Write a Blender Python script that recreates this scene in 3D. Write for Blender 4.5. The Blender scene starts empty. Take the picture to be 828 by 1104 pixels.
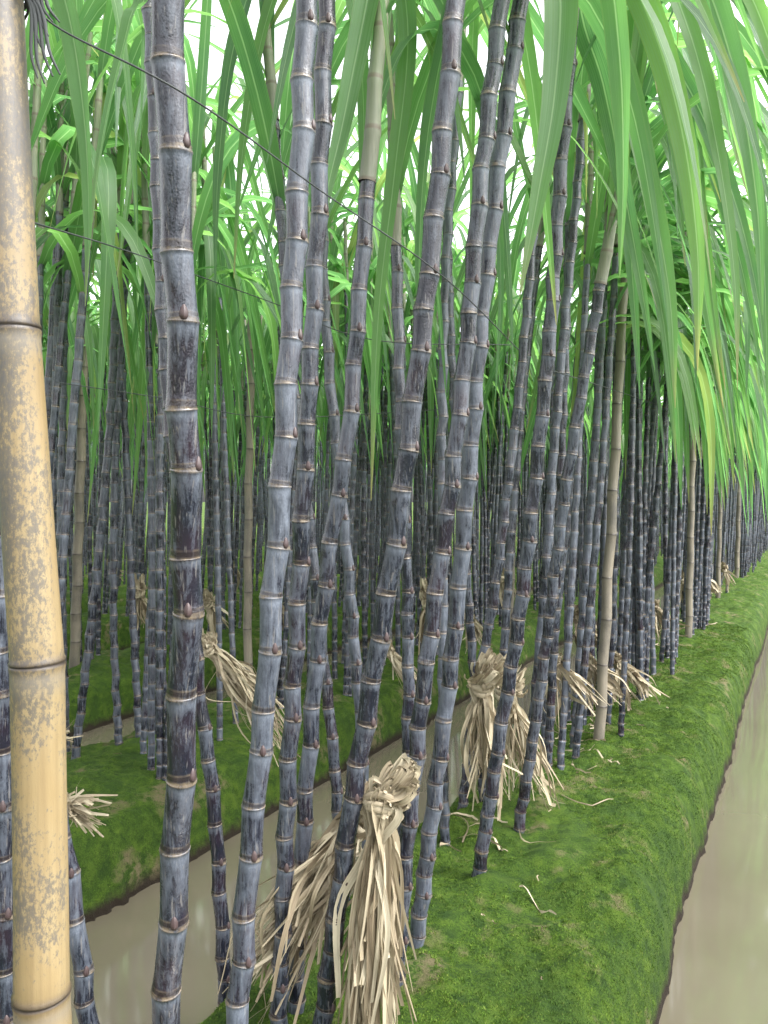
import bpy, math, random
import numpy as np
random.seed(11); rng = np.random.default_rng(11)
C = bpy.context.scene.collection
F_, HZ, CH = 830.0, 540.0, 1.2
A_ = math.radians(28.7)
D = np.array([math.sin(A_), math.cos(A_)]); NV = np.array([-math.cos(A_), math.sin(A_)])
PER, BW, V0, WZ = 1.86, 0.97, 0.38, -0.30

# ---------------------------------------------------------------- coordinates
def uv2xy(u, v): return u*D[0]+v*NV[0], u*D[1]+v*NV[1]
def pt(px, py, Y): return np.array([(px-414)/F_*Y, Y, CH+(HZ-py)/F_*Y])
_lat = rng.random((256, 256))
def vnoise(x, y):
    x = np.asarray(x, float); y = np.asarray(y, float)
    xi = np.floor(x).astype(int); yi = np.floor(y).astype(int)
    fx = x-xi; fy = y-yi; fx = fx*fx*(3-2*fx); fy = fy*fy*(3-2*fy)
    a = _lat[xi % 256, yi % 256]; b = _lat[(xi+1) % 256, yi % 256]
    c = _lat[xi % 256, (yi+1) % 256]; d = _lat[(xi+1) % 256, (yi+1) % 256]
    return (a*(1-fx)+b*fx)*(1-fy)+(c*(1-fx)+d*fx)*fy-.5
def gz(u, v):
    u = np.asarray(u, float); v = np.asarray(v, float)
    vw = v + .025*vnoise(u*1.3, v*.3+7) + .018*vnoise(u*5, v*2) + .014*vnoise(u*17, v*4) + .008*vnoise(u*45, v*9)
    w = np.mod(vw-V0, PER)
    t = np.where(w < BW, np.minimum(w, BW-w), -np.minimum(w-BW, PER-w))
    z = np.interp(t, [-.3, -.1, 0, .005, .022, .055, .10, .18, .48], [-.44, -.40, -.33, -.26, -.15, -.07, -.025, 0, .02])
    on = np.clip((t+.02)*8, 0, 1)
    z = z + on*(.055*vnoise(u*3.1, v*3.1)+.034*vnoise(u*8, v*8)+.022*vnoise(u*19, v*19)+.010*vnoise(u*45, v*45)+.006*vnoise(u*90, v*90))
    return z
def gz_xy(x, y):
    return float(gz(x*D[0]+y*D[1], x*NV[0]+y*NV[1]))

# ---------------------------------------------------------------- mesh helpers
def grid(V, UV, rnd=0.0, mat=0):
    R, Cc = V.shape[:2]
    i = np.arange(R-1)[:, None]*Cc+np.arange(Cc-1)[None, :]
    Fc = np.stack([i, i+1, i+1+Cc, i+Cc], -1).reshape(-1, 4)
    return [V.reshape(-1, 3), Fc, UV.reshape(-1, 2), np.full(R*Cc, rnd), np.full(len(Fc), mat)]
def join(parts):
    off = 0; out = [[], [], [], [], []]
    for p in parts:
        out[0].append(p[0]); out[1].append(p[1]+off); out[2].append(p[2]); out[3].append(p[3]); out[4].append(p[4]); off += len(p[0])
    return [np.concatenate(o) for o in out]
def mk_mesh(name, P, mats, smooth=True):
    V, Fc, UV, R, MI = P
    me = bpy.data.meshes.new(name); n = len(Fc)
    me.vertices.add(len(V)); me.vertices.foreach_set('co', V.astype(np.float32).ravel())
    me.loops.add(4*n); me.loops.foreach_set('vertex_index', Fc.astype(np.int32).ravel())
    me.polygons.add(n); me.polygons.foreach_set('loop_start', np.arange(0, 4*n, 4, dtype=np.int32))
    me.update(calc_edges=True)
    uvl = me.uv_layers.new(name='UVMap'); uvl.data.foreach_set('uv', UV[Fc.ravel()].astype(np.float32).ravel())
    a = me.attributes.new('rnd', 'FLOAT', 'POINT'); a.data.foreach_set('value', R.astype(np.float32))
    me.polygons.foreach_set('use_smooth', np.full(n, smooth))
    for m in mats: me.materials.append(m)
    if len(mats) > 1: me.polygons.foreach_set('material_index', MI.astype(np.int32))
    me.validate(); me.update()
    return me
def link(name, me, parent=None, loc=None):
    o = bpy.data.objects.new(name, me); C.objects.link(o)
    if parent: o.parent = parent
    if loc is not None: o.location = loc
    return o
def tag(o, label=None, cat=None, group=None, kind=None):
    if label: o['label'] = label
    if cat: o['category'] = cat
    if group: o['group'] = group
    if kind: o['kind'] = kind
    return o
def thing(name, loc, label, cat, group=None):
    o = bpy.data.objects.new(name, None); C.objects.link(o); o.location = loc; o.empty_display_size = .1
    return tag(o, label, cat, group)
def catmull(P, m):
    P = np.asarray(P, float); P = np.vstack([2*P[0]-P[1], P, 2*P[-1]-P[-2]]); out = []
    for i in range(1, len(P)-2):
        t = np.linspace(0, 1, m, endpoint=False)[:, None]
        a, b, c, d = P[i-1], P[i], P[i+1], P[i+2]
        out.append(.5*((2*b)+(-a+c)*t+(2*a-5*b+4*c-d)*t*t+(-a+3*b-3*c+d)*t**3))
    out.append(P[-2][None]); return np.vstack(out)
def arclen(path):
    return np.concatenate([[0], np.cumsum(np.linalg.norm(np.diff(path, axis=0), axis=1))])
def sample(path, cum, s):
    return np.stack([np.interp(s, cum, path[:, k]) for k in range(3)], -1)
def tube(path, rad, n, vc, rnd=0, mat=0, out=0.0):
    path = np.asarray(path, float); T = np.gradient(path, axis=0); T /= np.linalg.norm(T, axis=1)[:, None]+1e-9
    av = T.mean(0); ref = np.array([0, 1., 0]) if abs(av[1]) < .8*np.linalg.norm(av) else np.array([0, 0, 1.])
    e1 = np.cross(T, ref); e1 /= np.linalg.norm(e1, axis=1)[:, None]+1e-9; e2 = np.cross(T, e1)
    a = np.linspace(0, 2*math.pi, n+1)
    rr = np.asarray(rad)[:, None]*(1+out*np.cos(2*a+1))[None, :]
    V = path[:, None, :]+rr[..., None]*(np.cos(a)[None, :, None]*e1[:, None, :]+np.sin(a)[None, :, None]*e2[:, None, :])
    UV = np.stack([np.broadcast_to(a/(2*math.pi), V.shape[:2]), np.broadcast_to(np.asarray(vc)[:, None], V.shape[:2])], -1)
    return grid(V, UV, rnd, mat)

PROF = [(0, 1.02), (.02, 1.045), (.045, 1.01), (.09, 1.015), (.12, .985), (.2, .97), (.45, .97), (.75, .985), (.9, 1.005), (.955, 1.03), (.975, 1.085), (.988, 1.085)]
PROF2 = [(0, 1.05), (.09, 1.01), (.16, .975), (.85, .99), (.97, 1.08)]
PROF3 = [(0, 1.07), (.15, .98), (.9, 1.0)]
def stalk(path, r0, r1, sp, sides, prof, zig=.0022, seed=0, mat=0, buds=None, rnd=0, low=True, start=None):
    rs = np.random.default_rng(seed); cum = arclen(path); L = cum[-1]
    s, nodes = 0., [0.]
    if start: s = start; nodes.append(s)
    while s < L:
        g = sp*(1+(.5 if buds is not None else .2)*(rs.random()-.5)) if not start else sp*(1.35 if len(nodes) > 4 else 1)
        if low: g *= min(1, .55+s*1.0)
        s += g; nodes.append(s)
    S, Rr, Vc = [], [], []
    for k in range(len(nodes)-1):
        a, b = nodes[k], nodes[k+1]
        for p, m in prof:
            q = a+p*(b-a)
            if q <= L: S.append(q); Rr.append((r0+(r1-r0)*q/L)*m); Vc.append(k+p)
    S = np.array(S); Q = sample(path, cum, S)
    zx = np.interp(S, nodes, [zig*(1 if k % 2 else -1)*rs.uniform(.4, 1.5) for k in range(len(nodes))])
    zy = np.interp(S, nodes, [zig*rs.uniform(-1, 1) for k in range(len(nodes))])
    Q[:, 0] += zx; Q[:, 1] += zy
    if buds is not None:
        for k in range(2, len(nodes)-1):
            q = nodes[k]+.07*(nodes[k+1]-nodes[k])
            if q > L: break
            ang = (0 if k % 2 else math.pi)+rs.uniform(-.5, .5)-.9
            r = (r0+(r1-r0)*q/L)*.98
            buds.append((sample(Q, S, q)+np.array([math.cos(ang)*r, math.sin(ang)*r, 0]), ang))
    return tube(Q, Rr, sides, Vc, rnd, mat)
def bud_shape():
    th = np.linspace(0, math.pi, 7); ph = np.linspace(0, 2*math.pi, 9)
    taper = 1-.35*np.cos(th)[:, None]
    V = np.stack([np.sin(th)[:, None]*np.cos(ph)[None]*.0042*taper, np.sin(th)[:, None]*np.sin(ph)[None]*.0058*taper, np.cos(th)[:, None]*.011+0*ph[None]], -1)
    return grid(V, np.full(V.shape[:2]+(2,), .05))

def ribbon(pos, s2, n2, s, W, fold, wave, cols, rnd, mat, base=.5):
    w = W/2*(base+(1-base)*np.clip(s/.2, 0, 1))*np.clip(1-s**2.2, 0, 1)**.95+.0010
    c = np.linspace(-1, 1, cols)
    off = (np.abs(c)[None, :]*fold+wave*np.abs(c)[None, :]*np.sin(s[:, None]*22+c[None, :]*2+rnd*9))*w[:, None]
    V = pos[:, None]+s2[:, None]*(c[None, :]*w[:, None])[..., None]+n2[:, None]*off[..., None]
    UV = np.stack([np.broadcast_to((c+1)/2, V.shape[:2]), np.broadcast_to(s[:, None], V.shape[:2])], -1)
    return grid(V, UV, rnd, mat)
def leaf(o, az, el, L, W, droop, seg=14, twist=0., fold=.3, bend=0., cols=5, rnd=0., wave=.12, mat=0, c0=.3, wd=.1, floor=-1.52):
    s = np.linspace(0, 1, seg+1)
    sg = 1/(1+np.exp(-(s-c0)/wd)); sg0 = 1/(1+math.exp(c0/wd)); sg = (sg-sg0)/(1-sg0)
    th = np.maximum(el-droop*sg, floor+.05*s); a = az+bend*s
    d = np.stack([np.cos(th)*np.cos(a), np.cos(th)*np.sin(a), np.sin(th)], -1)
    pos = np.asarray(o)+np.vstack([np.zeros(3), np.cumsum((d[:-1]+d[1:])/2*L/seg, axis=0)])
    sd = np.stack([-np.sin(a), np.cos(a), 0*a], -1); n = np.cross(d, sd)
    tw = (twist*s)[:, None]; s2 = sd*np.cos(tw)+n*np.sin(tw); n2 = n*np.cos(tw)-sd*np.sin(tw)
    return ribbon(pos, s2, n2, s, W, fold, wave, cols, rnd, mat)
def leaf_path(P, W, tw0, tw1, rnd, fold=.3, cols=7):
    path = catmull(P, 7); s = arclen(path); s = s/s[-1]
    T = np.gradient(path, axis=0); T /= np.linalg.norm(T, axis=1)[:, None]
    sd = np.cross(T, [0, 1., 0]); sd /= np.linalg.norm(sd, axis=1)[:, None]; n = np.cross(T, sd)
    tw = (tw0+(tw1-tw0)*s)[:, None]; s2 = sd*np.cos(tw)+n*np.sin(tw); n2 = n*np.cos(tw)-sd*np.sin(tw)
    return ribbon(path, s2, n2, s, W, fold, .12, cols, rnd, 0)

# ---------------------------------------------------------------- material helpers
class G:
    def __init__(s, name):
        s.m = bpy.data.materials.new(name); s.m.use_nodes = True; s.t = s.m.node_tree; s.t.nodes.clear()
        s.out = s.t.nodes.new('ShaderNodeOutputMaterial')
    def n(s, ty, ins=None, **pr):
        nd = s.t.nodes.new(ty)
        for k, v in pr.items(): setattr(nd, k, v)
        for k, v in (ins or {}).items(): s.set(nd.inputs[k], v)
        return nd
    def set(s, sock, v):
        if isinstance(v, bpy.types.NodeSocket): s.t.links.new(v, sock)
        else:
            if sock.type == 'RGBA' and len(v) == 3: v = (*v, 1)
            sock.default_value = v
    def mix(s, f, a, b, bt='MIX'):
        nd = s.n('ShaderNodeMix', data_type='RGBA', blend_type=bt); s.set(nd.inputs[0], f); s.set(nd.inputs[6], a); s.set(nd.inputs[7], b); return nd.outputs[2]
    def math(s, op, a, b=0., c=None):
        nd = s.n('ShaderNodeMath', operation=op); s.set(nd.inputs[0], a); s.set(nd.inputs[1], b)
        if c is not None: s.set(nd.inputs[2], c)
        return nd.outputs[0]
    def ramp(s, f, pts, interp='LINEAR'):
        nd = s.n('ShaderNodeValToRGB', {0: f}); cr = nd.color_ramp; cr.interpolation = interp
        while len(cr.elements) < len(pts): cr.elements.new(.5)
        for e, (p, c) in zip(cr.elements, pts):
            e.position = p; e.color = (c, c, c, 1) if isinstance(c, (int, float)) else (*c, 1)
        return nd.outputs[0]
    def noise(s, vec, scale=1., detail=3., rough=.55, dist=0.):
        return s.n('ShaderNodeTexNoise', {'Vector': vec, 'Scale': scale, 'Detail': detail, 'Roughness': rough, 'Distortion': dist}).outputs[0]
    def vmul(s, v, k):
        nd = s.n('ShaderNodeVectorMath', operation='MULTIPLY'); s.set(nd.inputs[0], v); s.set(nd.inputs[1], k); return nd.outputs[0]
    def vadd(s, v, k):
        nd = s.n('ShaderNodeVectorMath', operation='ADD'); s.set(nd.inputs[0], v); s.set(nd.inputs[1], k); return nd.outputs[0]
    def bump(s, h, st, dist=.002): return s.n('ShaderNodeBump', {'Strength': st, 'Distance': dist, 'Height': h}).outputs[0]
    def bsdf(s, **k):
        nd = s.n('ShaderNodeBsdfPrincipled')
        for a, v in k.items(): s.set(nd.inputs[a.replace('_', ' ')], v)
        return nd.outputs[0]
    def done(s, sh): s.set(s.out.inputs[0], sh); return s.m

def m_cane(name='sugarcane_rind', shift=0.):
    g = G(name); tc = g.n('ShaderNodeTexCoord'); oi = g.n('ShaderNodeObjectInfo')
    uv = g.n('ShaderNodeSeparateXYZ', {0: tc.outputs['UV']})
    cb = g.n('ShaderNodeCombineXYZ', {0: g.math('MULTIPLY', oi.outputs['Random'], 41.), 1: g.math('MULTIPLY', oi.outputs['Random'], 17.)})
    co = g.vadd(tc.outputs['Object'], cb.outputs[0])
    streak = g.noise(g.vmul(co, (170, 170, 13)), 1, 4, .65)
    patch = g.noise(g.vmul(co, (50, 50, 20)), 1, 5, .75, .5)
    cell = g.noise(g.vmul(co, (11, 11, 8)), 1, 2)
    fine = g.noise(g.vmul(co, (420, 420, 260)), 1, 2)
    p = g.math('FRACT', uv.outputs[1])
    wn = g.n('ShaderNodeTexWhiteNoise', {'W': g.math('ADD', g.math('FLOOR', uv.outputs[1]), g.math('MULTIPLY', oi.outputs['Random'], 91.))}, noise_dimensions='1D').outputs[0]
    wax = g.ramp(p, [(0, .0), (.12, -.0), (.3, .02), (.78, .07), (.93, .24), (.97, .1)])
    f = g.math('ADD', g.math('MULTIPLY', patch, .66), g.math('MULTIPLY', streak, .48))
    f = g.math('ADD', f, wax)
    f = g.math('ADD', f, g.math('MULTIPLY', g.math('SUBTRACT', wn, .5), .15))
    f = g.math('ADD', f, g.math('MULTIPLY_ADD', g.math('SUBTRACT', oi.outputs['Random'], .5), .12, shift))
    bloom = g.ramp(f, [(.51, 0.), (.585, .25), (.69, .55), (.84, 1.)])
    dark = g.mix(g.ramp(cell, [(.50, 0.), (.75, .85)]), (.011, .012, .021), (.024, .011, .020))
    pale = g.mix(fine, (.052, .064, .093), (.170, .192, .230))
    col = g.mix(bloom, dark, pale)
    scr = g.ramp(g.noise(g.vmul(co, (240, 240, 14)), 1, 2), [(.61, 0.), (.68, .45)])
    col = g.mix(scr, col, (.20, .19, .18))
    band = g.ramp(p, [(0., .9), (.020, .8), (.038, .2), (.08, .2), (.10, .5), (.122, 0.), (.963, 0.), (.977, .7), (.988, .85), (1., .85)])
    bandf = g.math('MULTIPLY', band, g.ramp(g.noise(g.vmul(co, (70, 70, 70)), 1, 3), [(.36, .15), (.60, 1.)]))
    bc = g.mix(g.noise(g.vmul(co, (60, 60, 200)), 1, 2), (.055, .036, .025), (.25, .20, .135))
    col = g.mix(bandf, col, bc)
    seam = g.ramp(p, [(0., 0.), (.03, .0), (.045, .7), (.085, .6), (.10, 0.)])
    col = g.mix(seam, col, (.014, .009, .011))
    rough = g.math('MULTIPLY_ADD', bloom, .32, .20)
    return g.done(g.bsdf(Base_Color=col, Roughness=rough, Specular_IOR_Level=.65, Normal=g.bump(g.math('ADD', streak, fine), .45, .0012)))

def m_leaf(name='cane_leaf'):
    g = G(name); uvn = g.n('ShaderNodeTexCoord'); uv = g.n('ShaderNodeSeparateXYZ', {0: uvn.outputs['UV']})
    at = g.n('ShaderNodeAttribute', attribute_name='rnd'); oi = g.n('ShaderNodeObjectInfo')
    r = g.math('FRACT', g.math('ADD', at.outputs['Fac'], oi.outputs['Random']))
    lines = g.noise(g.n('ShaderNodeCombineXYZ', {0: g.math('MULTIPLY', uv.outputs[0], 60.), 1: g.math('MULTIPLY', uv.outputs[1], 1.6), 2: g.math('MULTIPLY', r, 30.)}).outputs[0], 1, 3)
    blot = g.noise(uvn.outputs['Object'], 5, 3)
    base = g.ramp(r, [(0, (.032, .086, .038)), (.35, (.048, .122, .044)), (.7, (.072, .158, .046)), (.95, (.105, .19, .05)), (1., (.20, .20, .07))])
    col = g.mix(g.ramp(lines, [(.38, 0.), (.62, .55)]), base, (.105, .20, .092))
    col = g.mix(g.ramp(blot, [(.4, 0.), (.7, .35)]), col, (.10, .20, .05))
    mid = g.math('ABSOLUTE', g.math('SUBTRACT', uv.outputs[0], .5))
    mf = g.ramp(mid, [(.0, 1.), (.02, .9), (.042, 0.)])
    col = g.mix(g.math('MULTIPLY', mf, .55), col, (.25, .35, .20))
    edge = g.ramp(mid, [(.455, 0.), (.5, .25)])
    col = g.mix(edge, col, (.17, .18, .07))
    tip = g.math('MULTIPLY', g.ramp(uv.outputs[1], [(.88, 0.), (.99, 1.)]), g.ramp(r, [(.5, 0.), (.7, .7)]))
    col = g.mix(tip, col, (.24, .18, .09))
    tr = g.mix(1., col, (2.75, 3.0, 2.3), 'MULTIPLY')
    nb = g.bump(g.math('ADD', lines, g.math('MULTIPLY', mf, -1.5)), .5, .001)
    a = g.bsdf(Base_Color=col, Roughness=.48, Specular_IOR_Level=.5, Normal=nb)
    b = g.n('ShaderNodeBsdfTranslucent', {'Color': tr}).outputs[0]
    ms = g.n('ShaderNodeMixShader', {0: .55}); g.set(ms.inputs[1], a); g.set(ms.inputs[2], b)
    return g.done(ms.outputs[0])
def m_sheath():
    g = G('leaf_sheath_skin'); tc = g.n('ShaderNodeTexCoord')
    uv = g.n('ShaderNodeSeparateXYZ', {0: tc.outputs['UV']}); p = g.math('FRACT', uv.outputs[1])
    ln = g.noise(g.vmul(tc.outputs['Object'], (160, 160, 6)), 1, 4)
    pa = g.noise(g.vmul(tc.outputs['Object'], (20, 20, 8)), 1, 3)
    gr = g.mix(g.math('MULTIPLY', uv.outputs[1], .16), (.18, .18, .14), (.13, .20, .075))
    col = g.mix(g.ramp(pa, [(.42, 0.), (.7, .7)]), gr, (.27, .25, .18))
    col = g.mix(g.ramp(ln, [(.4, 0.), (.7, .6)]), col, (.09, .11, .07))
    col = g.mix(g.ramp(p, [(0, .8), (.05, .6), (.09, 0.), (.96, 0.), (1., .8)]), col, (.10, .07, .05))
    return g.done(g.bsdf(Base_Color=col, Roughness=.6, Normal=g.bump(ln, .3, .001)))
def m_dry():
    g = G('dry_leaf'); tc = g.n('ShaderNodeTexCoord'); uv = g.n('ShaderNodeSeparateXYZ', {0: tc.outputs['UV']})
    at = g.n('ShaderNodeAttribute', attribute_name='rnd')
    ln = g.noise(g.n('ShaderNodeCombineXYZ', {0: g.math('MULTIPLY', uv.outputs[0], 14.), 1: g.math('MULTIPLY', uv.outputs[1], 3.), 2: g.math('MULTIPLY', at.outputs['Fac'], 60.)}).outputs[0], 1, 4)
    base = g.ramp(at.outputs['Fac'], [(0, (.16, .125, .08)), (.3, (.30, .245, .165)), (.7, (.43, .37, .255)), (1, (.52, .465, .34))])
    col = g.mix(g.ramp(ln, [(.36, .55), (.58, 0.)]), base, (.14, .10, .06))
    a = g.bsdf(Base_Color=col, Roughness=.6, Normal=g.bump(ln, .5, .001))
    b = g.n('ShaderNodeBsdfTranslucent', {'Color': col}).outputs[0]
    ms = g.n('ShaderNodeMixShader', {0: .2}); g.set(ms.inputs[1], a); g.set(ms.inputs[2], b)
    return g.done(ms.outputs[0])
def m_bamboo(name, c1, c2, c3, amt, zgrad=False):
    g = G(name); tc = g.n('ShaderNodeTexCoord'); uv = g.n('ShaderNodeSeparateXYZ', {0: tc.outputs['UV']})
    co = tc.outputs['Object']; p = g.math('FRACT', uv.outputs[1])
    big = g.noise(g.vmul(co, (11, 11, 5)), 1, 3); sp = g.noise(g.vmul(co, (190, 190, 110)), 1, 6, .8)
    ln = g.noise(g.vmul(co, (170, 170, 5)), 1, 3)
    col = g.mix(g.ramp(big, [(.35, 0.), (.65, 1.)]), c1, c2)
    col = g.mix(g.ramp(ln, [(.4, 0.), (.75, .45)]), col, c3)
    m = g.math('ADD', g.math('MULTIPLY', big, .5), g.math('MULTIPLY', sp, .55))
    if zgrad:
        xyz = g.n('ShaderNodeSeparateXYZ', {0: co})
        m = g.math('ADD', m, g.n('ShaderNodeMapRange', {0: xyz.outputs[2], 1: 1.05, 2: 1.75, 3: .005, 4: .11}).outputs[0])
        m = g.math('ADD', m, g.math('MULTIPLY', g.math('COSINE', g.math('MULTIPLY', g.math('SUBTRACT', uv.outputs[0], .98), 6.28)), .035))
        gf = g.n('ShaderNodeMapRange', {0: xyz.outputs[2], 1: 1.3, 2: 1.85, 3: 0., 4: .5}).outputs[0]
        col = g.mix(gf, col, (.18, .155, .12))
    side = g.ramp(m, [(.545, 0.), (.57, amt*.65), (.68, amt)])
    grime = g.mix(sp, (.016, .016, .018), (.11, .107, .11))
    col = g.mix(side, col, grime)
    nd = g.ramp(p, [(0., .9), (.008, .75), (.03, .12), (.07, 0.), (.93, 0.), (.985, .3), (.995, .95), (1., .95)])
    col = g.mix(nd, col, (.025, .018, .016))
    wx = g.ramp(p, [(.90, 0.), (.96, .5), (.985, 0.)])
    col = g.mix(wx, col, (.20, .18, .15))
    return g.done(g.bsdf(Base_Color=col, Roughness=.42, Normal=g.bump(g.math('ADD', ln, sp), .45, .001)))
def m_ground():
    g = G('mossy_soil'); geo = g.n('ShaderNodeNewGeometry'); pos = geo.outputs['Position']
    z = g.n('ShaderNodeSeparateXYZ', {0: pos}).outputs[2]
    n1 = g.noise(pos, 4.0, 4, .6); n2 = g.noise(pos, 22, 4, .65); n3 = g.noise(pos, 190, 4, .75)
    col = g.mix(g.ramp(n3, [(.34, 0.), (.66, 1.)]), (.016, .040, .005), (.074, .142, .012))
    col = g.mix(g.ramp(n2, [(.48, 0.), (.68, .6)]), col, (.105, .170, .018))
    col = g.mix(g.ramp(n2, [(.34, .7), (.46, 0.)]), col, (.016, .042, .006))
    col = g.mix(g.ramp(n1, [(.36, .5), (.5, 0.)]), col, (.022, .056, .008))
    col = g.mix(g.math('MULTIPLY', g.ramp(n1, [(.55, 0.), (.64, .9)]), g.ramp(n2, [(.42, 0.), (.55, 1.)])), col, g.mix(n3, (.07, .055, .03), (.25, .21, .12)))
    mr = g.n('ShaderNodeMapRange', {0: g.math('ADD', z, g.math('MULTIPLY', g.math('SUBTRACT', n2, .5), .06)), 1: -.28, 2: -.235, 3: 1., 4: 0.}).outputs[0]
    col = g.mix(mr, col, g.mix(n3, (.012, .009, .006), (.042, .030, .020)))
    h = g.math('ADD', n2, g.math('MULTIPLY', n3, .8))
    return g.done(g.bsdf(Base_Color=col, Roughness=.85, Specular_IOR_Level=.2, Normal=g.bump(h, 1., .022)))
def m_moss():
    g = G('moss_fronds'); at = g.n('ShaderNodeAttribute', attribute_name='rnd')
    geo = g.n('ShaderNodeNewGeometry'); n1 = g.noise(geo.outputs['Position'], 4.0, 4, .6); n2 = g.noise(geo.outputs['Position'], 22, 4, .65)
    col = g.ramp(at.outputs['Fac'], [(0, (.030, .068, .007)), (.5, (.066, .128, .012)), (.85, (.108, .180, .02)), (1, (.17, .19, .05))])
    col = g.mix(g.ramp(n1, [(.36, .6), (.52, 0.)]), col, (.025, .060, .010))
    col = g.mix(g.ramp(n2, [(.36, .7), (.48, 0.)]), col, (.020, .048, .007))
    return g.done(g.bsdf(Base_Color=col, Roughness=.8, Specular_IOR_Level=.2))
def m_water():
    g = G('muddy_water'); geo = g.n('ShaderNodeNewGeometry'); pos = geo.outputs['Position']
    n1 = g.noise(pos, 2.2, 4); n2 = g.noise(pos, 3.5, 1, .4, .3)
    col = g.mix(n1, (.092, .080, .056), (.130, .115, .084))
    return g.done(g.bsdf(Base_Color=col, Roughness=.07, IOR=1.75, Specular_IOR_Level=.7, Normal=g.bump(n2, .05, .005)))
def m_plain(name, c, r=.7):
    g = G(name); tc = g.n('ShaderNodeTexCoord'); n = g.noise(tc.outputs['Object'], 60, 3)
    return g.done(g.bsdf(Base_Color=g.mix(n, tuple(x*.6 for x in c), tuple(min(1, x*1.4) for x in c)), Roughness=r))
MC, ML, MS, MD = m_cane(), m_leaf(), m_sheath(), m_dry()
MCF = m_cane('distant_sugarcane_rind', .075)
MB1 = m_bamboo('yellow_bamboo', (.225, .160, .074), (.27, .21, .115), (.15, .105, .055), .92, True)
MB2 = m_bamboo('weathered_bamboo', (.23, .20, .155), (.17, .15, .12), (.115, .10, .08), .5)
MG, MM, MW = m_ground(), m_moss(), m_water()
MT = m_plain('dark_twine', (.035, .04, .04)); MBUD = m_plain('cane_bud', (.055, .035, .035), .5)

# ---------------------------------------------------------------- setting
us = np.concatenate([[-400, -60, -15], np.arange(-4, .6, .1), np.arange(.6, 6.5, .018), np.arange(6.5, 16, .06), np.arange(16, 60, .35), [61, 150, 600]])
vs = np.concatenate([[-600, -100, -30], np.arange(-8, .25, .1), np.arange(.25, .6, .009), np.arange(.6, 1.5, .018), np.arange(1.5, 4.6, .035), np.arange(4.6, 26, .09), [27, 100, 600]])
U, V = np.meshgrid(us, vs, indexing='ij')
Z = gz(U, V); Z = np.where((U > 60) | (U < -4.01) | (V > 26) | (V < -8.01), -.02, Z)
X, Y = uv2xy(U, V)
P = grid(np.stack([X, Y, Z], -1)[:, ::-1], np.stack([U, V], -1)[:, ::-1])
tag(link('ground', mk_mesh('ground', P, [MG])), kind='structure')
wu = np.linspace(-4, 60, 3); wv = np.linspace(-8, 26, 3); U, V = np.meshgrid(wu, wv, indexing='ij'); X, Y = uv2xy(U, V)
tag(link('water', mk_mesh('water', grid(np.stack([X, Y, U*0+WZ], -1)[:, ::-1], np.stack([U, V], -1)), [MW])), kind='structure')

def in_view(x, y, m=40): 
    px = 414+F_*x/np.maximum(y, .01); return (y > .3) & (px > -m) & (px < 828+m)
# moss fronds
n = 460000
u = np.exp(rng.uniform(math.log(1.0), math.log(8), n)); v = rng.uniform(.38, 3.3, n)
v[: n*3//4] = rng.uniform(.37, 1.38, n*3//4)
x, y = uv2xy(u, v); k = in_view(x, y, 20) & (gz(u, v) > -.235) & (vnoise(u*7+3, v*7)+.5*vnoise(u*2.5, v*2.5) > -.24); u, v, x, y = u[k], v[k], x[k], y[k]
z = gz(u, v); n = len(u); h = rng.uniform(.002, .005, n)*(1+.10*u); w = rng.uniform(.0005, .0011, n)*(1+.22*u); a = rng.uniform(0, 6.28, n)
tl = rng.uniform(-.7, .7, (n, 2))*h[:, None]
b = np.stack([x, y, z-.002], -1); sd = np.stack([np.cos(a)*w, np.sin(a)*w, 0*w], -1); tp = b+np.stack([tl[:, 0], tl[:, 1], h], -1)
Vv = np.stack([b-sd, b+sd, tp+sd*.35, tp-sd*.35], 1).reshape(-1, 3)
Pm = [Vv, np.arange(4*n).reshape(-1, 4), np.zeros((4*n, 2)), np.repeat(rng.random(n), 4), np.zeros(n)]
tag(link('moss', mk_mesh('moss', Pm, [MM], False)), 'low green moss covering the raised earth beds', 'moss', kind='stuff')

# ---------------------------------------------------------------- sugarcane
def crown_leaves(top, dirv, z0len, r, rs, n=9, seg=14, cols=5, out_az=None, pout=.45, perect=.4, wid=(.042, .066), low=.30, lmul=1.):
    L = []
    a0 = rs.uniform(0, 6.28)
    for i in range(n):
        f = i/(n-1); o = top+dirv*(-low+(z0len+low)*f)
        az = a0+i*math.pi*.86+rs.uniform(-.5, .5); erect = rs.random() < perect
        if out_az is not None and rs.random() < pout: az = out_az+rs.uniform(-.8, .8); erect = False
        W = rs.uniform(*wid)
        if erect:
            el = math.radians(rs.uniform(62, 82)); ln = rs.uniform(1.2, 1.75)
            L.append(leaf(o, az, el, ln, W, math.radians(rs.uniform(50, 140)), seg, rs.uniform(-1.4, 1.4), .24, rs.uniform(-.4, .4), cols, rs.random(), c0=rs.uniform(.5, .85), wd=rs.uniform(.12, .22)))
        else:
            out = out_az is not None
            el = math.radians(rs.uniform(60, 80)); ln = (rs.uniform(1.3, 1.8) if out else rs.uniform(1.3, 1.9))*lmul
            L.append(leaf(o, az, el, ln, W, el+math.radians(rs.uniform(70, 86)), seg, rs.uniform(-1.4, 1.4), .24, rs.uniform(-.5, .5), cols, rs.random(), c0=rs.uniform(.20, .42) if out else rs.uniform(.14, .34), wd=rs.uniform(.09, .17) if out else rs.uniform(.05, .12)))
    return L
def sheath(p0, d, ln, r, rs, sides=10):
    t = np.linspace(0, 1, 12); pth = p0[None]+d[None]*(t*ln)[:, None]
    return stalk(pth, r*1.02, r*.62, .115, sides, PROF2, .002, seed=int(rs.integers(0, 999)), low=False)

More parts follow.
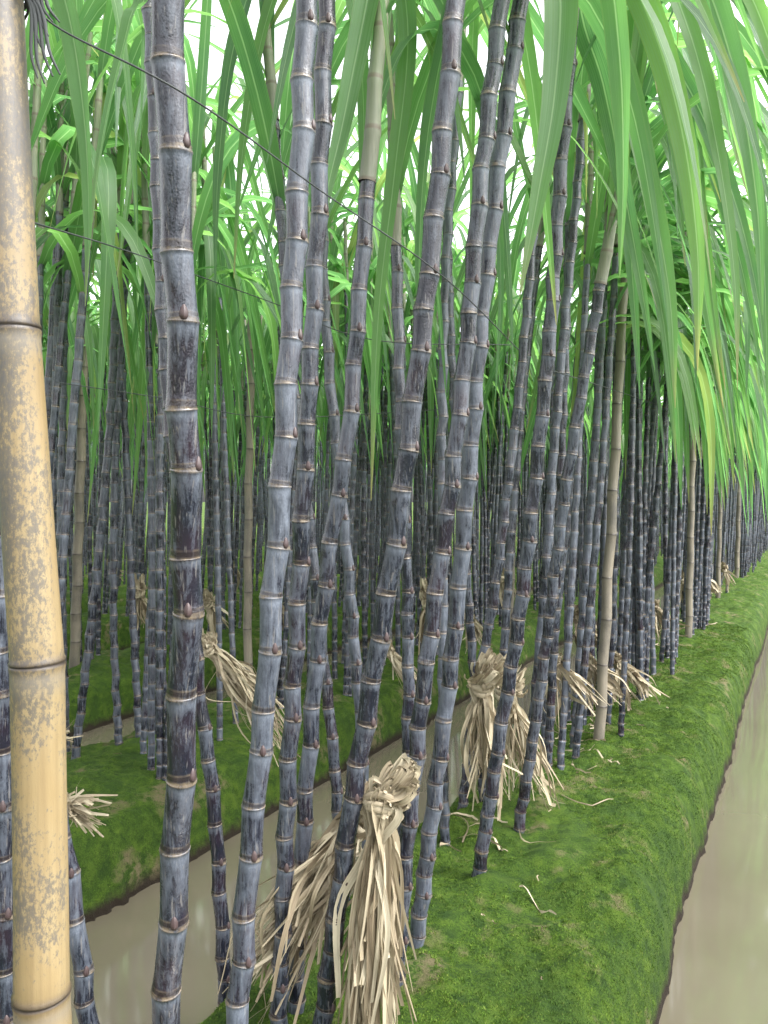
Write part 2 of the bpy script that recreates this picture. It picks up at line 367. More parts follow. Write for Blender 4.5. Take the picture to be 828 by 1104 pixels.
HERO = [
 ("thick dusty blue-grey sugarcane, nearest stalk right of the yellow bamboo pole", [(180,1104),(188,950),(196,800),(201,650),(199,500),(195,350),(188,180),(181,0)], 1.2, .98, .0218, .108),
 ("dark sugarcane leaning right, first thick stalk right of the dusty blue-grey one", [(256,1104),(272,900),(290,700),(303,520),(315,330),(325,150),(331,0)], 1.45, 1.40, .0215, .10),
 ("reddish dark sugarcane close along the right of the first leaning thick stalk", [(300,1104),(310,860),(320,680),(330,480),(340,300),(347,130),(352,0)], 1.75, 1.60, .0197, .09),
 ("long leaning purple sugarcane crossing in front of the largest knotted straw bundle", [(347,1104),(375,900),(402,730),(430,560),(455,360),(475,180),(492,0)], 1.70, 1.55, .0217, .095),
 ("sugarcane with a pale sheathed top rising left of the largest knotted straw bundle", [(318,1085),(330,850),(352,620),(377,450),(392,260),(403,130),(410,0)], 0, 1.75, .0197, .09),
 ("right one of the crossing pair of dark sugarcanes right of the largest straw bundle", [(447,1022),(470,850),(490,680),(507,500),(516,380),(535,200),(562,0)], 0, 1.85, .0217, .085),
 ("left one of the crossing pair of dark sugarcanes, rising from the largest straw bundle", [(425,1060),(442,880),(462,700),(487,520),(503,370),(520,180),(541,0)], 0, 1.80, .0207, .085),
 ("dark sugarcane leaning right, foot clear on the moss between the two nearest straw bundles", [(514,948),(538,800),(558,680),(575,540),(590,390),(602,220),(612,0)], 0, 2.2, .0217, .085),
 ("sugarcane with pale upper sheath leaning right, just behind the one standing clear on moss", [(557,897),(580,760),(600,600),(617,480),(640,350),(660,180),(672,0)], 0, 2.5, .0207, .085),
 ("slender upright blue-grey sugarcane standing directly behind the largest knotted straw bundle", [(430,985),(438,850),(440,700),(434,500),(428,300),(422,120),(418,0)], 0, 2.2, .018, .085),
 ("sugarcane with foot at the water edge, mostly hidden behind the dusty blue-grey stalk", [(248,1010),(232,880),(216,760),(205,640),(186,480),(178,380),(170,200)], 0, 2.1, .0197, .085),
 ("thin left-leaning sugarcane behind the first two dark leaning stalks", [(372,958),(362,840),(350,720),(335,580),(318,430),(305,260),(300,0)], 0, 2.4, .0178, .085),
 ("thin left-leaning sugarcane, foot hidden behind the top of the largest straw bundle", [(398,930),(390,800),(378,640),(362,470),(350,330),(345,160),(343,0)], 0, 2.5, .0187, .085),
 ("dark sugarcane in the bottom left corner, just right of the bamboo pole's foot", [(96,1104),(80,980),(60,860),(40,700),(25,450),(10,200),(0,0)], 1.55, 1.5, .019, .095),
 ("dark sugarcane at the extreme left, mostly hidden behind the yellow bamboo pole", [(8,1104),(3,900),(-5,600),(-10,300),(-12,0)], 1.4, 1.3, .019, .095),
 ("upright dark sugarcane second in to the left of the nearest weathered stake", [(590,838),(597,700),(603,560),(608,420),(612,300),(618,150),(622,0)], 0, 3.1, .0195, .08),
 ("leaning sugarcane rooted directly left of the nearest weathered stake", [(618,806),(626,690),(636,560),(645,430),(652,300),(664,100),(670,0)], 0, 3.6, .0195, .08),
 ("leaning sugarcane passing behind the second nearest straw bundle from its left", [(497,872),(515,740),(533,640),(548,520),(562,400),(575,250),(585,100)], 0, 2.9, .0187, .08),
 ("straight thin sugarcane between the crossing pair and the slender blue-grey stalk", [(480,905),(477,760),(478,600),(477,450),(480,300),(490,150),(495,0)], 0, 2.7, .0175, .08),
 ("sugarcane standing in the middle of the second nearest straw bundle", [(566,862),(578,740),(588,620),(596,500),(604,400),(615,280),(625,100)], 0, 2.95, .0187, .08),
 ("left-leaning sugarcane ending at the left of the second nearest straw bundle", [(522,862),(512,740),(503,620),(494,500),(486,360),(480,200),(476,60)], 0, 3.0, .0178, .08),
 ("front sugarcane of the left bank, leaning right above the small frayed straw bundle", [(80,818),(95,700),(110,560),(120,430),(128,250)], 0, 3.7, .0197, .075),
 ("upright front sugarcane on the left bank, left one of two close together", [(128,805),(122,650),(125,480),(135,300)], 0, 3.8, .019, .075),
 ("upright front sugarcane on the left bank, right one of two close together", [(150,800),(142,640),(136,500),(130,350)], 0, 3.8, .019, .075),
 ("left bank sugarcane seen hard against the left side of the dusty blue-grey stalk", [(170,797),(172,640),(178,430),(180,250)], 0, 3.8, .0195, .075),
 ("left bank sugarcane seen against the right side of the yellow bamboo pole", [(72,805),(66,600),(68,430),(70,250)], 0, 3.7, .019, .075),
]
EXTRA = {5: [([(556,-150),(580,-110),(603,-20),(598,100),(580,210),(560,320)], 1.62, .084, .2, -.1), ([(556,-120),(600,-140),(650,-60),(668,60),(672,190),(668,300)], 1.7, .070, .5, .9)],
 7: [([(612,-60),(650,-70),(700,20),(735,140),(752,270),(752,400)], 2.0, .076, .2, .7), ([(612,-40),(640,-20),(672,80),(700,200),(722,320),(728,440)], 2.2, .074, -.4, .4), ([(612,-80),(660,-130),(740,-60),(790,70),(815,210),(822,340)], 2.0, .076, .1, .5),
     ([(612,-20),(625,0),(650,90),(672,200),(690,300),(706,400)], 2.3, .07, .8, .2)],
 8: [([(672,-30),(700,-50),(745,40),(775,170),(792,300),(795,420)], 2.4, .074, .3, -.3), ([(672,-20),(690,0),(720,100),(745,230),(765,350),(780,440)], 2.6, .078, .0, .6), ([(672,-60),(720,-100),(790,-40),(840,80),(860,220)], 2.3, .074, .4, .4), ([(672,0),(700,30),(750,110),(790,210),(815,310),(826,400)], 2.8, .074, .4, .1)],
 15: [([(622,60),(640,40),(662,120),(676,230),(684,330),(690,430)], 3.0, .076, .2, .4)],
 16: [([(672,60),(700,40),(735,130),(758,250),(772,350),(782,420)], 3.3, .084, .1, .4), ([(672,90),(715,90),(765,170),(795,270),(812,350),(820,410)], 3.5, .084, .5, .2)],
 6: [([(541,-60),(520,-80),(490,0),(462,140),(452,280),(455,400)], 2.0, .052, .2, 1.0)],
 4: [([(410,-20),(425,-60),(440,40),(425,190),(408,340),(400,540)], 2.0, .055, .1, .4), ([(408,20),(400,-20),(384,60),(368,140),(352,210),(346,270)], 1.75, .058, .3, -.5)],
 9: [([(418,-30),(440,-50),(490,30),(528,150),(540,300),(534,430)], 2.3, .048, .5, .1)],
 0: [([(178,-120),(160,-80),(140,20),(118,110),(104,190),(100,240)], 1.15, .050, .2, .6)],
 13: [([(0,-60),(30,-100),(70,0),(90,120),(96,240),(92,330)], 1.5, .052, .1, .5)],
 12: [([(343,-20),(320,-60),(285,30),(262,160),(252,300)], 2.4, .052, .2, .5), ([(343,-40),(365,-60),(388,50),(392,190),(384,330)], 2.4, .052, -.5, .2)],
 11: [([(300,-20),(280,-40),(250,60),(235,190),(232,320)], 2.4, .052, .3, .3)]}
outaz = math.atan2(-NV[1], -NV[0])
hero_feet = []; bud_me = mk_mesh('bud', bud_shape(), [MBUD])
for hi, (label, pts, Yb, Yt, r, sp) in enumerate(HERO):
    rs = np.random.default_rng(100+hi); pyb = pts[0][1]
    if not Yb: Yb = F_*CH/(pyb-HZ)
    P3 = [pt(px, py, Yt+(Yb-Yt)*py/pyb) for px, py in pts]
    d = P3[0]-P3[1]; d = d/abs(d[2]); 
    if P3[0][2] > .03: P3.insert(0, P3[0]+d*(P3[0][2]*.5)); P3.insert(0, P3[0]+d*(P3[0][2]))
    fz = gz_xy(P3[0][0], P3[0][1]); P3[0] = P3[0]*1.0; P3[0][2] = fz-.03
    ztop = rs.uniform(2.35, 2.7) if hi not in (4, 9, 8) else 1.95
    while P3[-1][2] > ztop and len(P3) > 3: P3.pop()
    d = P3[-1]-P3[-2]; d = d/d[2]
    if P3[-1][2] < ztop-.05: P3.append(P3[-1]+d*(ztop-P3[-1][2]))
    base = P3[0].copy(); base[2] = fz; hero_feet.append(base)
    path = catmull(np.array(P3)-base, 10); cum = arclen(path)
    root = thing('sugarcane', base, label, 'sugarcane')
    sides = 20 if Yb < 2.6 else 12; buds = []
    so_ = link('stalk', mk_mesh('stalk', stalk(path, r, r*.93, sp, sides, PROF, .0030, seed=hi, buds=buds), [MC]), root)
    if Yb < 2.6:
        for bp_, ba in buds:
            o = link('bud', bud_me, so_, bp_); o.rotation_euler = (0, 0, ba)
    dv = path[-1]-path[-6]; dv /= np.linalg.norm(dv); ln = rs.uniform(.55, .8)
    link('leaf_sheath', mk_mesh('leaf_sheath', sheath(path[-1]-dv*.02, dv, ln, r, rs, 12), [MS]), root)
    near = hi in (0, 1, 2, 3, 13, 14)
    for lf in crown_leaves(path[-1]+(dv*.4 if near or hi in (4, 8, 9) else 0), dv, ln, r, rs, 5 if near else 6 if hi in EXTRA else 9, 20, 7, outaz if hi > 3 and hi < 21 else None, .5, .8 if near else .35):
        link('leaf', mk_mesh('leaf', lf, [ML]), root)
    for k, (pp, Yl, wd, t0, t1) in enumerate(EXTRA.get(hi, [])):
        Q = np.array([pt(a, b, Yl-.02*j) for j, (a, b) in enumerate(pp)])-base; s0 = path[-1]+dv*ln*(.2+.15*k)
        if s0[2] > Q[1][2]+.05: Q = np.vstack([s0, Q[1:]])
        else: Q = np.vstack([s0, (s0+Q[1])/2+[0, 0, .1], Q[1:]])
        link('leaf', mk_mesh('leaf', leaf_path(Q, wd, t0, t1, rs.random()), [ML]), root)

# templates
def template(seed, sides, prof, nl, seg, cols, sp=.085, out=None, rr=(.0150, .0190)):
    rs = np.random.default_rng(seed); H = rs.uniform(2.05, 2.45) if out is not None else rs.uniform(2.2, 2.6)
    b = rs.uniform(-.02, .02, 2); c = rs.uniform(-.04, .04, 2)
    z = np.linspace(0, 1, 24); path = np.stack([b[0]*np.sin(z*3)+c[0]*z*z, b[1]*np.sin(z*2.6)+c[1]*z*z, z*H-.04], -1)
    r = rs.uniform(*rr); dv = path[-1]-path[-3]; dv /= np.linalg.norm(dv); ln = rs.uniform(.5, .8)
    return dict(st=stalk(path, r, r*.92, sp, sides, prof, .0018, seed=seed, rnd=rs.random()), sh=sheath(path[-1]-dv*.02, dv, ln, r, rs, 8), lv=crown_leaves(path[-1], dv, ln, r, rs, nl, seg, cols, out, .7, .38, (.048, .072) if out is not None else (.042, .066), .32 if out is not None else .25))
TH = []
for k in range(16):
    t = template(500+k, 10, PROF2, 8 if k >= 8 else 7, 14, 5, out=outaz if k >= 8 else None, rr=(.0155, .0190) if k >= 8 else (.0140, .0180))
    TH.append(dict(st=mk_mesh('stalk', t['st'], [MC]), sh=mk_mesh('leaf_sheath', t['sh'], [MS]), lv=[mk_mesh('leaf', l, [ML]) for l in t['lv']], cr=mk_mesh('leaf_crown', join(t['lv']), [ML])))
def lowt(seed, sides, seg, nl, out=None):
    t = template(seed, sides, PROF3, nl, seg, 3, .095, out, (.0125, .0165))
    for l in t['lv']: l[4][:] = 1
    return join([t['st']]+t['lv'])
LA = [lowt(700+k, 6, 10, 5 if k < 4 else 6, outaz if k >= 4 else None) for k in range(8)]; LB = [lowt(800+k, 5, 8, 3 if k < 4 else 5, outaz if k >= 4 else None) for k in range(8)]

STAKES = [((645,800),(657,600),(666,430),(672,330)), ((742,690),(745,560),(748,430),(749,380)), ((794,625),(796,560),(797,480)), ((774,645),(776,560),(778,470)),
          ((268,742),(267,640),(268,540),(270,430),(270,380)), ((80,722),(84,600),(89,430),(92,380))]
spots = []
for b in range(10):
    vc = V0+PER*b+BW/2
    step = [.155, .145, .17, .21][min(b, 3)]; umax = 42 if b < 4 else 24
    u = 1.0
    while u < umax:
        u += step*rng.uniform(.75, 1.3)*(1 if u < 15 else 1.7)
        row = rng.choice([0, .2]) if b == 0 else rng.choice([-.22, -.05, .1, .25])
        for q in range(rng.integers(2, 4)):
            uu, vv = u+rng.normal(0, .06), vc+row+rng.normal(0, .045); x, y = uv2xy(uu, vv)
            if b == 0 and y < 3.35: continue
            if y < 2.9: continue
            if not in_view(x, y, 70 if y < 8 else 25): continue
            if b == 1 and y < 4.3 and rng.random() < .35: continue
            if any((h[0]-x)**2+(h[1]-y)**2 < .05**2 for h in hero_feet): continue
            px = 414+F_*x/y; skip = False
            for S_ in STAKES:
                sx, sy = S_[0]; ys = F_*CH/(sy-HZ)
                if y < ys+.1 and abs(px-(sx+2)) < (21 if sy > 760 else 14 if sy > 700 else 11): skip = True
            if skip: continue
            spots.append((y, x, b))
spots.sort()
bedname = ['right-hand mossy bank', 'second bed across the left channel', 'third bed back', 'fourth bed back', 'beds far behind']
def dist(y): return ('nearer' if y < 5 else 'middle' if y < 8 else 'distant')
far = []; cnt = 0; budget = 300-len(HERO)
for y, x, b in spots:
    lean = (math.radians(rng.normal(2.2, 1.6) if b == 0 else rng.normal(1.2, 1.7)), math.radians(rng.normal(-1, 1.6))); rz = rng.uniform(0, 6.28); sc = rng.uniform(.93, 1.1)
    z = gz_xy(x, y); ti = rng.integers(0, 1 << 20)
    ti16 = (8+ti % 8 if ti % 6 else ti % 8) if b == 0 else ti % 8
    if ti16 >= 8: rz = rng.uniform(-.3, .3)
    if cnt < budget:
        T = TH[ti16]
        bn = bedname[min(b, 4)]
        root = thing('sugarcane', (x, y, z), f'dark leafy sugarcane in the {dist(y)} stretch of the {bn}', 'sugarcane', f'sugarcanes in the {dist(y)} stretch of the {bn}')
        root.rotation_euler = (lean[1], lean[0], 0); root.scale = (sc, sc, sc)
        for nm, me in [('stalk', T['st']), ('leaf_sheath', T['sh'])]+([('leaf', m) for m in T['lv']] if cnt < 110 else [('leaf_crown', T['cr'])]):
            o = link(nm, me, root); o.rotation_euler = (0, 0, rz)
        cnt += 1
    else:
        T = (LA if y < 11 else LB)[(4+ti16 % 4) if ti16 >= 8 else ti16 % 4]
        c, s = math.cos(rz), math.sin(rz); R1 = np.array([[c, -s, 0], [s, c, 0], [0, 0, 1]])
        a = lean[0]; R2 = np.array([[math.cos(a), 0, math.sin(a)], [0, 1, 0], [-math.sin(a), 0, math.cos(a)]])
        a = lean[1]; R3 = np.array([[1, 0, 0], [0, math.cos(a), -math.sin(a)], [0, math.sin(a), math.cos(a)]])
        Vt = (T[0]*sc)@(R3@R2@R1).T+np.array([x, y, z]); far.append([Vt, T[1], T[2], np.mod(T[3]+rng.random(), 1), T[4]])
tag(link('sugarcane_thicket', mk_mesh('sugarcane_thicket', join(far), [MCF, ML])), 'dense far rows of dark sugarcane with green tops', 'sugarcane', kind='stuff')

# ---------------------------------------------------------------- bamboo poles and stakes
BPROF = [(0, 1.03), (.006, 1.05), (.012, 1.0), (.03, .985), (.3, .975), (.7, .98), (.97, 1.0), (.985, 1.03), (.994, 1.05), (.997, .985)]
def pole(name, pts, Yb, Yt, r0, r1, sp, mat, label, cat, group=None, ztop=2.4, sides=28, start=None):
    pyb = pts[0][1]
    if not Yb: Yb = F_*CH/(pyb-HZ)
    P3 = [pt(px, py, Yt+(Yb-Yt)*py/pyb) for px, py in pts]
    d = P3[0]-P3[1]; d /= abs(d[2])
    if P3[0][2] > .03: P3.insert(0, P3[0]+d*P3[0][2])
    fz = gz_xy(P3[0][0], P3[0][1]); P3[0][2] = fz-.05
    d = P3[-1]-P3[-2]; d = d/d[2]
    if P3[-1][2] < ztop-.03: P3.append(P3[-1]+d*(ztop-P3[-1][2]))
    base = P3[0].copy(); base[2] = fz; path = catmull(np.array(P3)-base, 8)
    root = thing(name, base, label, cat, group)
    link('culm', mk_mesh('culm', stalk(path, r0, r1, sp, sides, BPROF, .004, seed=int(pts[0][0]), low=False, start=(start-fz+.05) if start else None), [mat]), root)
    return root, path, base
bp, bpath, bbase = pole('bamboo_pole', [(50,1104),(47,1000),(33,700),(17,350),(-4,0)], .95, .93, .0345, .027, .408, MB1, 'thick yellow bamboo pole with dark node rings and grey mottling at left edge', 'bamboo pole', ztop=2.5, start=.186)
def loops(c, axis, r, n, w, rs, mat_r=.0022):
    axis = np.asarray(axis, float); axis /= np.linalg.norm(axis); e1 = np.cross(axis, [0, 1, .2]); e1 /= np.linalg.norm(e1); e2 = np.cross(axis, e1); ps = []
    for i in range(n):
        a = np.linspace(0, 2*math.pi, 19); tl = rs.uniform(-.3, .3)
        rr = r*(1+.06*np.sin(3*a+i))*rs.uniform(.98, 1.12)
        path = c+axis*((i-n/2)*w+tl*r*np.sin(a))[:, None]+(rr*np.cos(a))[:, None]*e1+(rr*np.sin(a))[:, None]*e2
        ps.append(tube(path, np.full(19, mat_r), 5, a, rs.random()))
    return ps
rs = np.random.default_rng(5)
tk = pt(1, -8, .93)-bbase
lash = link('twine_lashing', mk_mesh('twine_lashing', join(loops(tk, (0, 0, 1), .029, 4, .005, rs, .0016)), [MT]), bp)
for k in range(8):
    q = tk+np.array([.028, -.015, 0]); e = np.array([rs.uniform(.01, .05), 0, -rs.uniform(.03, .11)])
    link('frayed_end', mk_mesh('frayed_end', tube(catmull([q, q+e*.4+[.008, 0, .012], q+e*.8, q+e+[.004, 0, -.01]], 5), np.linspace(.004, .001, 16), 4, np.arange(16), .1), [MT]), lash)
for pts, r, zt, lab in [(STAKES[0], .028, 2.5, 'weathered pale wooden stake nearest the camera on the right mossy bank'),
             (STAKES[1], .031, 2.5, 'weathered pale stake farther along the right mossy bank, second from the camera'),
             (STAKES[2], .035, 2.4, 'weathered pale stake near the far right end of the bank'),
             (STAKES[3], .028, 2.4, 'thin brown stake between the second and the farthest pale stake on right bank'),
             (STAKES[4], .029, 2.4, 'thin pale stake on the second bed, right of the dusty blue-grey sugarcane'),
             (STAKES[5], .037, 2.4, 'pale stake far back at the left, right of the yellow bamboo pole'),
             ([(548,712),(552,600),(560,430)], .026, 2.4, 'thin pale stake among dense stalks above the second nearest straw bundle')]:
    pole('wooden_stake', pts, 0, F_*CH/(pts[0][1]-HZ)*.99, r, r*.8, .22, MB2, lab, 'stake', sides=12, ztop=zt)

# ---------------------------------------------------------------- strings
def string(pts, sag, label, r=.0014, mat=MT):
    P = [pt(*p) for p in pts]; path = catmull(P, 14); base = path[0].copy()
    s = np.linspace(0, 1, len(path)); path[:, 2] -= sag*np.sin(s*math.pi)
    o = link('string', mk_mesh('string', tube(path-base, np.full(len(path), r), 5, s*50), [mat]), loc=base); tag(o, label, 'string')
string([(20,-20,.9),(60,28,.93),(205,105,.93),(345,205,1.30),(480,300,1.50),(560,378,2.1)], .0, 'dark string sloping down from the top left corner across the front sugarcanes', .0013)
string([(36,240,1.0),(150,275,1.5),(290,325,2.0),(400,366,2.0),(550,372,2.2)], .0, 'thin string running nearly level behind the front sugarcanes at mid height', .0013)
string([(60,412,2.5),(180,430,2.8),(300,450,3.2),(500,440,4)], 0, 'lower faint string among the left bank sugarcanes', .0016)
string([(590,398,2.4),(660,420,3.4),(745,448,6.4)], 0, 'string along the right row tied between the weathered stakes', .0018)

# ---------------------------------------------------------------- dry leaf bundles
def strip(path, w, rs, rnd, fold=.5, a0=None, blunt=.55):
    m = len(path); T = np.gradient(path, axis=0); T /= np.linalg.norm(T, axis=1)[:, None]+1e-9
    if a0 is None: a0 = rs.uniform(0, 6.28)
    ref = np.array([math.cos(a0), math.sin(a0), .3]); tw = np.linspace(0, rs.uniform(-2., 2.), m)[:, None]
    e = np.cross(T, ref); e /= np.linalg.norm(e, axis=1)[:, None]+1e-9; nn = np.cross(T, e)
    e2 = e*np.cos(tw)+nn*np.sin(tw); n2 = nn*np.cos(tw)-e*np.sin(tw)
    ww = w*np.clip(np.minimum(np.linspace(.6, 3, m), np.linspace(3, blunt*rs.uniform(.3, 1.2), m)), 0, 1)
    V = np.stack([path-e2*ww[:, None]+n2*(ww*fold)[:, None], path, path+e2*ww[:, None]+n2*(ww*fold)[:, None]], 1)
    UV = np.stack([np.broadcast_to(np.array([0, .5, 1])[None], (m, 3)), np.broadcast_to(np.linspace(0, 1, m)[:, None], (m, 3))], -1)
    return grid(V, UV, rnd)
def bundle(knot, tails, head, n, w, seed, label, spread=.10, kr=.035, group=None, hs=.03, loop=.92, pale=0., limp=.04):
    rs = np.random.default_rng(seed); ps = []; knot = np.asarray(knot, float); head = np.asarray(head, float)
    for i in range(n):
        tl = np.asarray(tails[rs.integers(0, len(tails))], float); Lt = np.linalg.norm(tl); k = rs.uniform(.5, 1.1)
        side = rs.normal(0, 1, 3)*[1, 1, .5]; hk = rs.uniform(.6, 1.05); h1 = rs.normal(0, hs, 3); h2 = h1+rs.normal(0, hs*.5, 3)
        p = [knot+rs.normal(0, kr*.5, 3), knot+head*.55*hk+h1, knot+head*hk+(h1+h2)*.6, knot+head*.6*hk+h2] if rs.random() < loop else [knot+head*hk*rs.uniform(.5, 1.)+h1*1.6, knot+head*.4+h2]
        q1, q2 = rs.normal(0, limp*Lt*.6, 3), rs.normal(0, limp*Lt*1.2, 3)
        p += [knot+rs.normal(0, kr*.45, 3), knot+tl*.3*k+side*spread*.45+[0, 0, .02*Lt]+q1, knot+tl*.65*k+side*spread*.8+q2, knot+tl*k+side*spread*.8+[0, 0, -.06*Lt]+rs.normal(0, .02, 3)-q1]
        path = catmull(p, 5)
        for j in range(len(path)):
            g = gz_xy(path[j][0], path[j][1]); lim = max(g, WZ)+.012
            if path[j][2] < lim: path[j][2] = lim+.015*rs.random()
        ps.append(strip(path-knot, w*rs.uniform(.45, 1.5), rs, min(1, rs.beta(2.2, 1.8)+pale), rs.uniform(.05, .6), a0=math.pi/2+rs.normal(0, .7)))
    root = thing('dry_leaf_bundle', knot, label, 'straw bundle', group)
    link('dry_leaves', mk_mesh('dry_leaves', join(ps), [MD]), root)
    ax = np.asarray(tails[0], float)-head; lp = []
    ax /= np.linalg.norm(ax); e1 = np.cross(ax, [.1, 1, .2]); e1 /= np.linalg.norm(e1); e2 = np.cross(ax, e1)
    for i in range(5):
        a = np.linspace(0, 6.6, 24); rr = kr*rs.uniform(.95, 1.2)*(1+.08*np.sin(2*a+i)); tt = rs.uniform(-.9, .9)
        path = ax*((i-2)*kr*.16+tt*kr*np.sin(a))[:, None]+(rr*np.cos(a))[:, None]*e1+(rr*np.sin(a))[:, None]*e2
        nn = (np.cos(a)[:, None]*e1+np.sin(a)[:, None]*e2); wd = kr*rs.uniform(.15, .3); V = np.stack([path-ax*wd, path+nn*.004, path+ax*wd], 1)
        UV = np.stack([np.broadcast_to(np.array([0, .5, 1])[None], (24, 3)), np.broadcast_to(np.linspace(0, 1, 24)[:, None], (24, 3))], -1)
        lp.append(grid(V, UV, rs.uniform(.4, .95)))
    link('tie', mk_mesh('tie', join(lp), [MD]), root)
bundle(pt(410,868,1.66), [(-.05,-.02,-.50), (.02,0,-.47), (-.08,.0,-.52), (-.01,-.02,-.50), (-.06,-.03,-.48)], (.065,.0,.075), 190, .0080, 1, 'largest knotted bundle of dry straw leaves, hanging between front sugarcanes at bottom centre', .020, .031, hs=.012, pale=.15, limp=.02)
bundle(pt(384,888,1.80), [(-.24,-.04,-.26), (-.20,-.05,-.38), (-.26,-.02,-.32), (-.22,-.05,-.30)], (.04,.03,.05), 210, .0055, 2, 'grey loose dry-leaf bundle sweeping down left behind the largest knotted bundle', .038, .03, hs=.02, limp=.045)
bundle(pt(520,738,2.7), [(.02,0,-.36), (.07,-.02,-.42), (-.02,0,-.34)], (.05,-.02,.08), 120, .0075, 3, 'second nearest straw bundle, tied round stalks on the right mossy bank', .026, .034, hs=.02, pale=.1, limp=.04)
bundle(pt(545,745,2.9), [(.06,.0,-.36), (.17,0,-.42)], (.04,.02,.06), 60, .007, 31, 'pale straw bundle behind the right side of the second nearest one', .030, .032, hs=.02, pale=.15, limp=.05)
bundle(pt(226,698,3.0), [(.22,-.04,-.24), (.30,-.03,-.32), (.27,-.03,-.26), (.30,-.03,-.38)], (-.01,0,.04), 140, .0055, 4, 'straw bundle swept right over the left channel, right of the dusty blue-grey sugarcane', .028, .022, hs=.01, limp=.05, pale=.1)
bundle(pt(418,702,3.9), [(.14,-.03,-.20), (.20,-.03,-.18)], (-.02,0,.04), 60, .007, 5, 'small straw bundle hung across the slender blue-grey sugarcane', .025, .025, hs=.015, pale=.1)
bundle(pt(58,868,2.6), [(.14,-.02,-.02), (.15,0,.03), (.14,0,-.07)], (-.04,0,.02), 90, .006, 6, 'small frayed straw bundle with cut ends on the left bank beside the bamboo pole', .018, .03, loop=0, pale=.1, limp=.02)
bundle(pt(60,792,2.9), [(.05,0,.02), (.05,0,-.02)], (-.04,0,0), 10, .005, 61, 'wisp of straw behind the bamboo pole, above the small frayed bundle', .015, .012)
bundle(pt(150,640,5.6), [(.05,0,-.24), (.10,0,-.24), (-.02,0,-.24)], (0,0,.08), 40, .010, 7, 'straw bundle far back at left, between yellow pole and dusty blue-grey sugarcane', .03, .035, hs=.02)
bundle(pt(462,650,4.4), [(0,0,-.30), (.05,0,-.28)], (0,0,.10), 50, .009, 8, 'upright straw bundle just behind the slender blue-grey sugarcane, higher than its hung neighbour', .025, .03, hs=.02)
for i, (px, py, Y, lab) in enumerate([(598,712,3.4,'straw bundle left of the weathered stake nearest the camera'), (634,712,3.9,'low straw bundle just behind the nearest weathered stake'), (668,715,4.25,'straw bundle poking out right of the nearest weathered stake'), (622,665,4.6,'small straw bundle higher among the stalks left of the nearest weathered stake'), (706,655,6.1,'brown straw bundle left of the second weathered stake'), (757,622,8.6,'far small straw bundle right of the second weathered stake')]):
    bundle(pt(px, py, Y), [(.14,-.03,-.18), (.18,-.02,-.16), (.02,-.03,-.28)], (-.02,-.02,.04), 46, .008+.0012*i, 20+i, lab, .026, .024, hs=.012, pale=.05, limp=.05)
k = 0
for px, py, Y in [(225,650,5.6),(300,655,6.2),(505,665,4.6),(540,625,6.5),(250,610,8.5),(380,610,9),(120,610,9.5),(690,652,5.6),(735,626,7.8),(780,614,9.6)]:
    bundle(pt(px, py, Y), [(.12,0,-.16), (.04,0,-.24)], (-.02,0,.06), 24, .011, 50+k, 'small pale straw bundle among the distant stalks', .03, .03, group='straw bundles in the back beds', pale=.1, hs=.02); k += 1

# scraps of dry leaf on the moss
rs = np.random.default_rng(9)
spec = [(560,962,600,992,'curled pale dry leaf strip on open moss right of the largest straw bundle'), (640,815,668,836,'thin straw strip on the moss at the foot of the nearest weathered stake'), (530,905,548,928,'short dry scrap on moss beside the foot of the stalk standing clear'), (560,850,598,848,'dry strip pointing right out of the second straw bundle onto the moss')]
def ground_pt(px, py, z=0.):
    Y = F_*(CH-z)/(py-HZ); return np.array([(px-414)/F_*Y, Y, 0])
for x0, y0, x1, y1, lab in spec:
    a, b = ground_pt(x0, y0), ground_pt(x1, y1); m = (a+b)/2+[0, .02, 0]; P = catmull([a, m, b], 6)
    P[:, 2] = [gz_xy(q[0], q[1])+.014+.012*math.sin(j*.7) for j, q in enumerate(P)]
    o = link('dry_leaf_strip', mk_mesh('dry_leaf_strip', strip(P-P[0], .004, rs, .8, .4), [MD]), loc=P[0]); tag(o, lab, 'dry leaf')
def scrap(u, v, l, w, rn, lab, grp):
    x, y = uv2xy(u, v)
    if not in_view(x, y, 0): return
    a = rs.uniform(0, 6.28); P = catmull([np.array([x, y, 0]), np.array([x+l*math.cos(a), y+l*math.sin(a), 0]), np.array([x+1.8*l*math.cos(a+.5), y+1.8*l*math.sin(a+.5), 0])], 4)
    P[:, 2] = [gz_xy(q[0], q[1])+.009+.004*rs.random() for q in P]
    o = link('dry_leaf_strip', mk_mesh('dry_leaf_strip', strip(P-P[0], w, rs, rn, .4), [MD]), loc=P[0]); tag(o, lab, 'dry leaf', grp)
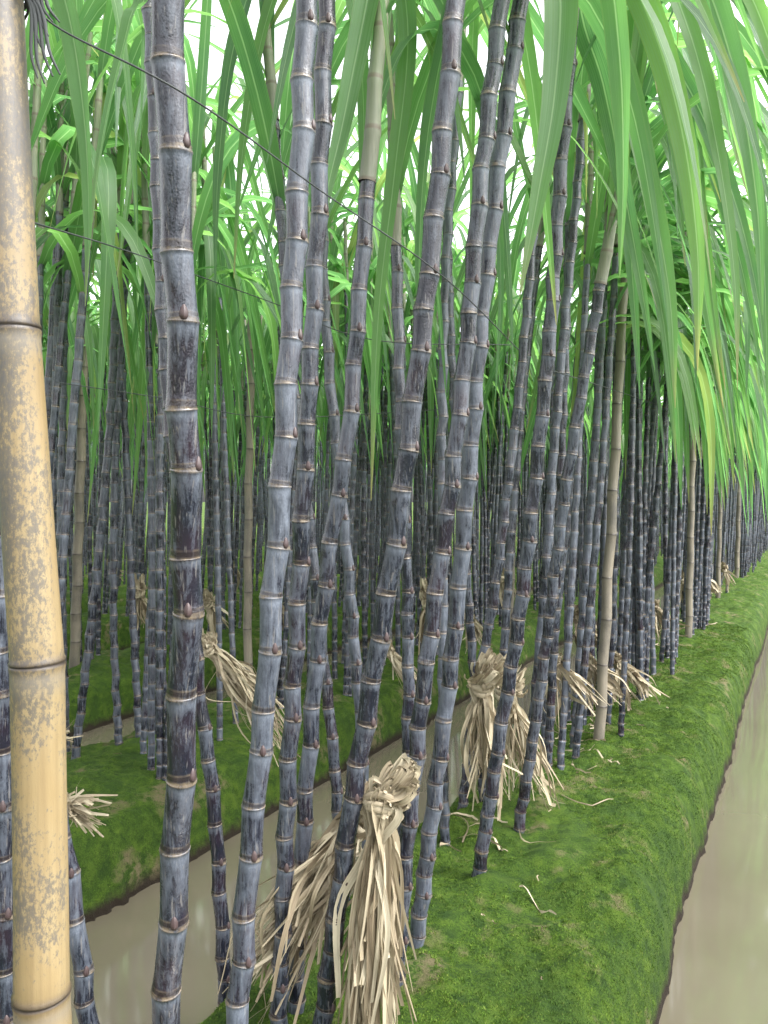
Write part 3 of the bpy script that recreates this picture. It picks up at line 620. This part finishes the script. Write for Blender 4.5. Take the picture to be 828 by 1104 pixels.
for i in range(60): scrap(1.2+6*rs.random()**1.5, rs.uniform(.55, 1.3) if i % 4 else rs.uniform(2.45, 3.2), rs.uniform(.005, .025), rs.uniform(.0010, .0028), rs.uniform(.0, .5), 'small dry leaf scrap lying on the mossy bed', 'dry leaf scraps on the moss')
for i in range(56): scrap(2.4+6*rs.random(), rs.uniform(.82, 1.2), rs.uniform(.04, .12), rs.uniform(.002, .006), rs.uniform(.2, .8), 'long loose straw strip lying under the row of the right bank', 'loose straw strips under the right row')

# ---------------------------------------------------------------- light, world, camera
SE, SR = math.radians(54), math.radians(118)
w = bpy.data.worlds.new('World'); bpy.context.scene.world = w; w.use_nodes = True; nt = w.node_tree; nt.nodes.clear()
sky = nt.nodes.new('ShaderNodeTexSky'); sky.sky_type = 'NISHITA'; sky.sun_disc = False; sky.sun_elevation = SE; sky.sun_rotation = SR; sky.air_density = 1.0; sky.dust_density = 5.0; sky.ozone_density = 1.0
hs = nt.nodes.new('ShaderNodeHueSaturation'); hs.inputs['Saturation'].default_value = .12; hs.inputs['Value'].default_value = 4.8
bg = nt.nodes.new('ShaderNodeBackground'); bg.inputs[1].default_value = .15; ow = nt.nodes.new('ShaderNodeOutputWorld')
nt.links.new(sky.outputs[0], hs.inputs['Color']); nt.links.new(hs.outputs[0], bg.inputs[0]); nt.links.new(bg.outputs[0], ow.inputs[0])
sl = bpy.data.lights.new('sun', 'SUN'); sl.energy = 1.5; sl.angle = math.radians(14); sl.color = (1, .96, .9); so = bpy.data.objects.new('sun', sl); C.objects.link(so)
from mathutils import Vector
sd = Vector((math.sin(SR)*math.cos(SE), math.cos(SR)*math.cos(SE), math.sin(SE)))
so.rotation_euler = sd.to_track_quat('Z', 'Y').to_euler()
cam = bpy.data.cameras.new('camera'); co = bpy.data.objects.new('camera', cam); C.objects.link(co); co.location = (0, 0, CH); co.rotation_euler = (math.radians(90), 0, 0)
cam.sensor_fit = 'HORIZONTAL'; cam.sensor_width = 36; cam.lens = 36*830/828; cam.shift_y = -12/828; cam.clip_start = .02; cam.clip_end = 2000
bpy.context.scene.camera = co
sc = bpy.context.scene; sc.view_settings.view_transform = 'Standard'; sc.view_settings.look = 'None'; sc.view_settings.exposure = 0
